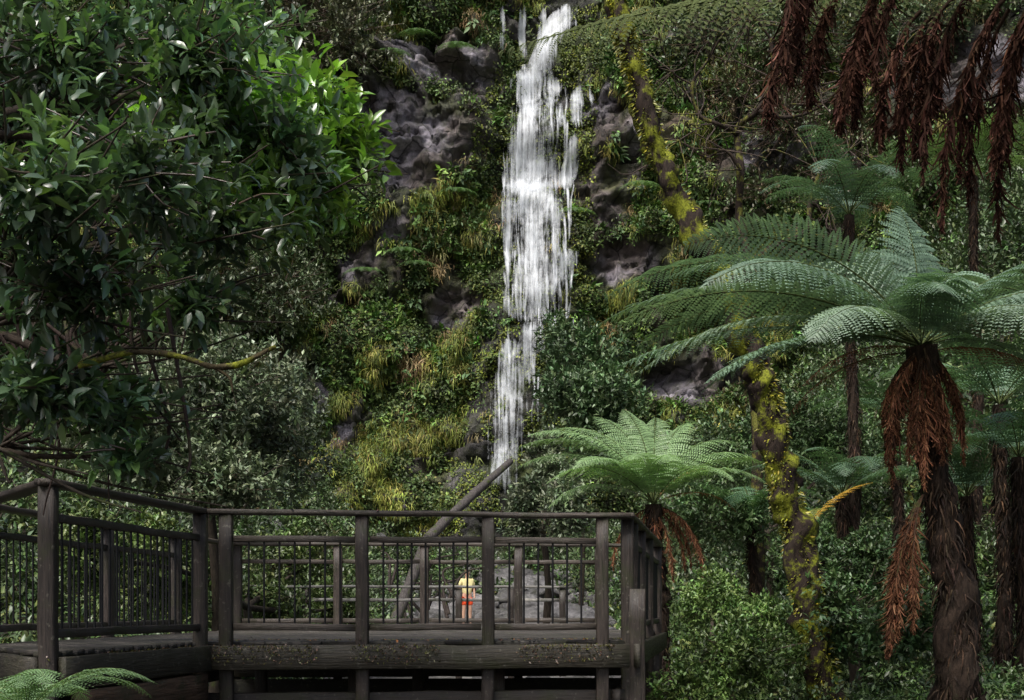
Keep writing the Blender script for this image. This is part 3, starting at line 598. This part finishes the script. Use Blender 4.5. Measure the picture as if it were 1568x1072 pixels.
for path,r0,r1 in [([(1150,560),(1145,400),(1132,330),(1134,260),(1128,200),(1160,170),(1185,120),(1180,60)],.08,.035),([(1128,205),(1100,190),(1070,175),(1060,130),(1085,90)],.045,.02),([(1150,400),(1190,375),(1235,355),(1240,310),(1255,260)],.06,.025),([(1160,170),(1210,180),(1260,160),(1300,120)],.04,.016),([(1134,260),(1110,230),(1080,240),(1040,215)],.03,.01),([(1185,120),(1230,90),(1260,40)],.03,.01),([(1240,310),(1270,320),(1310,300)],.03,.01),([(1060,130),(1030,110),(1010,60)],.018,.008),([(1085,90),(1110,50),(1150,30)],.018,.008),([(1180,60),(1150,20),(1120,-20)],.02,.01),([(1255,260),(1300,230),(1330,240)],.02,.008),([(1300,120),(1340,130),(1370,90)],.014,.006)]:
    tube(acc,[S(a,b,d+rng.normal()*.15) for a,b in path],np.linspace(r0,r1,len(path)),9,(.03,.021,.016),rough=.4)
    for _ in range(14):
        q=path[rng.integers(1,len(path))]; p0=S(q[0],q[1],d); p1=p0+rdir(1)[0]*rng.uniform(.3,1.); p2=p1+rdir(1)[0]*.4+[0,0,.2]
        tube(acc,[p0,p1,p2],[.012,.008,.004],4,(.08,.06,.05),sm=3)
tube(acc,[(3.9,21,.5),S(1160,700,21),S(1150,560,21)],[.12,.10,.08],9,(.03,.021,.016),rough=.4)
acc.build('branches',M_twistbark,mt)
acc=Acc(); tube(acc,[S(655,825,33),S(690,790,33.5),S(735,748,34.3),S(782,706,35)],[.14,.13,.11,.09],10,(.08,.072,.068),rough=.15,caps=True)
b0=S(655,825,33); tube(acc,[[b0[0]-.9,b0[1]-.8,float(ground_z(b0[0]-.9,32))],b0],[.15,.14],10,(.08,.072,.068),rough=.15)
for _ in range(12):
    q=S(rng.uniform(590,700),rng.uniform(860,930),33); tube(acc,[q-[0,0,.6],q+[rng.uniform(-.5,.5),.2,.1],q+[rng.uniform(-1,1),.3,.3]],[.05,.03,.015],6,(.05,.04,.035))
acc.build('fallen_log',M_bark)
# ------------------------------------------------------------------ viewing platform
vp=empty('viewing_platform')
def beam(acc,p0,p1,w,h,col,ch=.006,ext=0.):
    p0=np.asarray(p0,float);p1=np.asarray(p1,float); d=unit(p1-p0); p0=p0-d*ext;p1=p1+d*ext
    up=np.array([0,0,1.]) if abs(d[2])<.8 else np.array([.0,1.,0]); s=unit(np.cross(d,up)); u=np.cross(s,d)
    a,b=w/2,h/2; pr=np.array([[a-ch,b],[a,b-ch],[a,-b+ch],[a-ch,-b],[-a+ch,-b],[-a,-b+ch],[-a,b-ch],[-a+ch,b]])
    Ln=np.linalg.norm(p1-p0); n=max(2,int(Ln/.25)+1); ts=np.linspace(0,1,n)
    wob=rng.normal(size=(n,2))*.0025
    V=p0+(p1-p0)*ts[:,None,None]+(pr[None,:,0:1]+wob[:,None,0:1])*s+(pr[None,:,1:2]+wob[:,None,1:2])*u
    o=rng.random(3)*50; G=np.stack([np.broadcast_to(ts[:,None]*Ln,(n,8))+o[0],np.broadcast_to(pr[:,0],(n,8))+o[1],np.broadcast_to(pr[:,1],(n,8))+o[2]],-1)
    i=np.arange(n-1)[:,None]*8; j=np.arange(8)[None]; j2=(j+1)%8
    acc.add(V.reshape(-1,3),[np.stack([i+j,i+j2,i+8+j2,i+8+j],-1).reshape(-1,4),np.arange(8)[None][:,::-1],(np.arange(8)+(n-1)*8)[None]],np.asarray(col)*rng.uniform(.65,1.4),G.reshape(-1,3))
WD=(.042,.032,.026); WL=(.064,.052,.042)
TOP=2.34; DECK=1.345
A_=np.array([-2.75,7.75]);B_=np.array([-2.40,10.1]);C_=np.array([.93,10.6]);D_=np.array([1.74,15.6]);E_=np.array([-3.3,15.2]);A2=np.array([-3.85,9.4])
tim=Acc(); rods=Acc()
def P3(p,z): return np.array([p[0],p[1],z])
def railing(p0,p1,posts,zd=0.,bal=True,low=-.1,pw=.10,cl=WL):
    d=unit(p1-p0)
    for t in posts:
        q=p0+(p1-p0)*t; beam(tim,P3(q,low),P3(q,TOP+zd-.024),pw,pw*.95,WD,.01)
    beam(tim,P3(p0,TOP+zd),P3(p1,TOP+zd),.13,.04,cl,.008,ext=.05)
    ts=sorted(posts); L=np.linalg.norm(p1-p0)
    for a_,b_ in zip(ts[:-1],ts[1:]):
        ga=a_+.055/L; gb=b_-.055/L; s0=p0+(p1-p0)*ga; s1=p0+(p1-p0)*gb
        beam(tim,P3(s0,2.135+zd),P3(s1,2.135+zd),.045,.05,cl); beam(tim,P3(s0,1.445+zd),P3(s1,1.445+zd),.045,.055,cl)
        if bal:
            m=int((gb-ga)*L/.105)
            for k in range(1,m):
                q=s0+(s1-s0)*k/m; tube(rods,[P3(q,1.43+zd),P3(q,2.14+zd)],[.0085,.0085],6,(.02,.02,.02),sm=1)
railing(A_,B_,[0,.99])
Lbc=C_-B_
def tpost(px): return float(min(np.linspace(0,1,800),key=lambda t:abs(784+F*(B_+Lbc*t)[0]/(B_+Lbc*t)[1]-px)))
railing(B_,C_,[.055,tpost(555),tpost(747),tpost(922)])
railing(C_,D_,[.02,.12,.35,.62,.99]); railing(D_,E_,[.14,.33,.55,.75,.98],bal=False); railing(E_,A2,[.3,.6,.97]); railing(A2,A_,[.03])
beam(tim,P3(C_+[.09,.1],-.1),P3(C_+[.09,.1],1.75),.13,.1,WD)
for p,q in [(A_,B_),(B_,C_),(C_,D_),(D_,E_),(E_,A2),(A2,A_)]:
    d=unit(q-p); nn=np.array([d[1],-d[0]])*.085
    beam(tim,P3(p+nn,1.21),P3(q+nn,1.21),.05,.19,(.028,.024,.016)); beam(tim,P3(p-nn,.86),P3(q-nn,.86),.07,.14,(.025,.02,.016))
poly=np.array([A_,B_,C_,D_,E_,A2])
def span(y):
    xs=[]
    for p,q in zip(poly,np.roll(poly,-1,0)):
        if (p[1]-y)*(q[1]-y)<0: xs.append(p[0]+(q[0]-p[0])*(y-p[1])/(q[1]-p[1]))
    return (min(xs),max(xs)) if len(xs)>1 else None
for yy in np.arange(7.85,15.5,.145):
    s=span(yy+.07)
    if s: beam(tim,(s[0]+.03,yy+.07,DECK-.03),(s[1]-.03,yy+.07,DECK-.03),.138,.035,(.045,.039,.033),.004)
for xx in np.arange(-3.2,1.6,.6):
    ys=[y for y in np.arange(8,15.4,.1) if (span(y) and span(y)[0]+.1<xx<span(y)[1]-.1)]
    if len(ys)>4: beam(tim,(xx,min(ys)+.15,1.215),(xx,max(ys)-.1,1.215),.05,.15,WD); 
for px,y in [(545,10.9),(762,10.9),(1000,14),(640,14),(400,14)]:
    beam(tim,((px-784)/F*y,y,-.1),((px-784)/F*y,y,1.12),.12,.12,WD)
for z_ in (.92,.66,.42,.18):
    beam(tim,P3(E_+[.1,-.3],z_),P3(D_-[.1,.3],z_),.05,.235,(.022,.018,.014))  # dark boards added below the far deck edge to keep the underside in shade
Q0=np.array([-4.2,20.]);Q1=np.array([.9,20.6])
railing(Q0,Q1,[.02,.2,.38,.66,.82,.98],zd=-.42,low=.3,bal=False,cl=(.24,.23,.21))  # lower landing; light on its rails is painted in as pale timber
for k,z_ in enumerate([.98,.74,.5,.26,.05]):
    beam(tim,P3(A_+[.12,.1],z_),P3(B_+[.05,-.1],z_),.05,.225,(.12,.07,.04) if k<2 else WD)
tim.build('timber',M_timber,vp); rods.build('balusters',M_rod,vp)
acc=Acc(); n=3600; t=rng.random(n); seg=rng.integers(0,2,n)
p=np.where(seg[:,None]==0,A_+(B_-A_)*t[:,None],B_+(C_-B_)*t[:,None]); 
msk=fbm(p[:,0]*3,p[:,1]*3,3,70)>.48; p=p[msk];n=len(p)
put(acc,T_dia,np.c_[p[:,0],p[:,1]-.11-rng.random(n)*.03,1.305-rng.random(n)**2*.14],rdir(n)+[0,-.5,-.3],rdir(n),rng.uniform(.01,.03,n),.012,pick([(.05,.06,.012),(.035,.042,.012),(.06,.04,.025)],n,.3))
n=260; t=rng.random(n); p=B_+(C_-B_)*t[:,None]
put(acc,T_leaf,np.c_[p[:,0]+rng.normal(size=n)*.02,p[:,1]+rng.normal(size=n)*.04,np.where(rng.random(n)<.3,TOP+.026,DECK+.0)],rdir(n)*[1,1,.1],np.tile([0,0,1.],(n,1))+rdir(n)*.2,rng.uniform(.02,.05,n),.02,pick([(.12,.06,.02),(.08,.09,.02),(.05,.03,.02)],n,.3))
acc.build('moss_and_litter',M_fol,vp)
# ------------------------------------------------------------------ person
def skin(name,V,E,R,mat,parent,sub=2):
    me=bpy.data.meshes.new(name); me.from_pydata([tuple(v) for v in V],E,[]); ob=bpy.data.objects.new(name,me); scene.collection.objects.link(ob)
    m=ob.modifiers.new('s','SKIN'); 
    for i,r in enumerate(R):
        me.skin_vertices[0].data[i].radius=(r,r) if np.isscalar(r) else r
    me.skin_vertices[0].data[0].use_root=True
    s=ob.modifiers.new('u','SUBSURF'); s.levels=sub; s.render_levels=sub
    me.materials.append(mat); ob.parent=parent; return ob
M_skin=simple('skin',(.55,.33,.23),.55,0,8,.08); M_shirt=simple('yellow_shirt',(.78,.70,.34),.8,0,10,.12); M_short=simple('orange_red_shorts',(.9,.09,.02),.8,0,10,.12); M_hair=simple('hair',(.09,.045,.02),.7,0,60,.4); M_shoe=simple('shoes',(.05,.05,.055),.6)
M_dk=simple('eyes',(.02,.015,.012),.3); M_lip=simple('lips',(.35,.12,.1),.5)
pe=empty('person')
V=[];E=[];R=[]
def jt(p,r,par=None):
    V.append(p);R.append(r)
    if par is not None: E.append((par,len(V)-1))
    return len(V)-1
pel=jt((0,0,.93),(.14,.10)); sp=jt((0,.0,1.10),(.12,.09),pel); ch=jt((0,.01,1.30),(.135,.095),sp); nk=jt((0,0,1.45),(.055,.055),ch); n2=jt((0,-.005,1.50),(.052,.055),nk)
hb=jt((0,-.01,1.56),(.068,.08),n2); hm=jt((0,-.005,1.62),(.078,.095),hb); ht=jt((0,0,1.68),(.06,.075),hm)
for sg in (-1,1):
    sh=jt((sg*.17,.01,1.38),.05,ch); el=jt((sg*.23,.02,1.13),.042,sh); wr=jt((sg*.22,-.07,.90),.028,el)
    pa=jt((sg*.22,-.085,.84),(.022,.036),wr)
    hp=jt((sg*.09,0,.86),.085,pel); kn=jt((sg*.10,-.02,.49),.055,hp); cf=jt((sg*.105,.01,.36),.056,kn); an=jt((sg*.11,.015,.09),.036,cf); tf=jt((sg*.12,-.10,.03),.033,an)
skin('body',V,E,R,M_skin,pe)
for sg in (-1,1):
    for k,(dy,l) in enumerate([(-.030,.07),(-.010,.08),(.010,.075),(.028,.06)]):
        b=(sg*.22,-.085+dy,.84); skin('finger',[b,(sg*.222,-.09+dy,.80),(sg*.218,-.092+dy,.80-l*.5),(sg*.212,-.09+dy,.80-l*.9)],[(0,1),(1,2),(2,3)],[.010,.009,.008,.007],M_skin,pe,1)
    skin('thumb',[(sg*.215,-.10,.87),(sg*.205,-.135,.84),(sg*.2,-.145,.805)],[(0,1),(1,2)],[.012,.010,.008],M_skin,pe,1)
    skin('shoe',[(sg*.11,.03,.05),(sg*.115,-.04,.045),(sg*.122,-.15,.035)],[(0,1),(1,2)],[(.045,.05),(.045,.045),(.042,.035)],M_shoe,pe,1)
    skin('ear',[(sg*.082,.01,1.61),(sg*.088,.012,1.63)],[(0,1)],[(.010,.018),(.010,.016)],M_skin,pe,1)
    skin('eye',[(sg*.03,-.088,1.625),(sg*.036,-.087,1.625)],[(0,1)],[.008,.008],M_dk,pe,1)
skin('nose',[(0,-.09,1.625),(0,-.108,1.595)],[(0,1)],[.010,.014],M_skin,pe,1)
skin('mouth',[(-.02,-.083,1.562),(.02,-.083,1.562)],[(0,1)],[.007,.007],M_lip,pe,1)
skin('hair',[(0,.035,1.61),(0,.025,1.67),(0,.01,1.705)],[(0,1),(1,2)],[(.074,.07),(.080,.085),(.055,.065)],M_hair,pe)
skin('shirt',[(0,.0,.90),(0,0,1.10),(0,.01,1.30),(0,.005,1.42),(-.17,.01,1.385),(-.225,.02,1.20),(.17,.01,1.385),(.225,.02,1.20)],[(0,1),(1,2),(2,3),(2,4),(4,5),(2,6),(6,7)],[(.168,.128),(.158,.122),(.168,.128),(.075,.075),.070,.060,.070,.060],M_shirt,pe)
skin('shorts',[(0,0,.91),(-.09,0,.81),(-.105,-.01,.60),(.09,0,.81),(.105,-.01,.60)],[(0,1),(1,2),(0,3),(3,4)],[(.15,.115),.105,.092,.105,.092],M_short,pe)
px_,py_=-1.38,40.
pe.location=(px_,py_,float(ground_z(px_,py_))+.01); pe.rotation_euler=(0,0,.35)
# ------------------------------------------------------------------ light, sky, camera
w=bpy.data.worlds.new('World'); scene.world=w; w.use_nodes=True; nt=w.node_tree; nt.nodes.clear()
SE,SA=56,206
sk=nt.nodes.new('ShaderNodeTexSky'); sk.sky_type='NISHITA'; sk.sun_disc=False; sk.sun_elevation=math.radians(SE); sk.sun_rotation=math.radians(SA)
sk.air_density=1.; sk.dust_density=5.; 
bg=nt.nodes.new('ShaderNodeBackground'); bg.inputs[1].default_value=.15; ow=nt.nodes.new('ShaderNodeOutputWorld'); nt.links.new(sk.outputs[0],bg.inputs[0]); nt.links.new(bg.outputs[0],ow.inputs[0])
sl=bpy.data.lights.new('sun','SUN'); sl.energy=3.6; sl.angle=math.radians(26); sl.color=(1,.975,.94); so=bpy.data.objects.new('sun',sl); scene.collection.objects.link(so)
el=math.radians(SE); azr=math.radians(SA); dv=Vector((math.sin(azr)*math.cos(el),math.cos(azr)*math.cos(el),math.sin(el))); so.rotation_euler=dv.to_track_quat('Z','Y').to_euler()
cam=bpy.data.cameras.new('camera'); co=bpy.data.objects.new('camera',cam); scene.collection.objects.link(co); co.location=(0,0,EYE); co.rotation_euler=(math.radians(90),0,0)
cam.sensor_width=36; cam.lens=36*F/1568; cam.shift_y=394/1568; cam.clip_end=500; scene.camera=co
scene.view_settings.view_transform='Standard'; scene.view_settings.look='None'; scene.view_settings.exposure=0
print('faces',sum(len(o.data.polygons) for o in scene.objects if o.type=='MESH'))
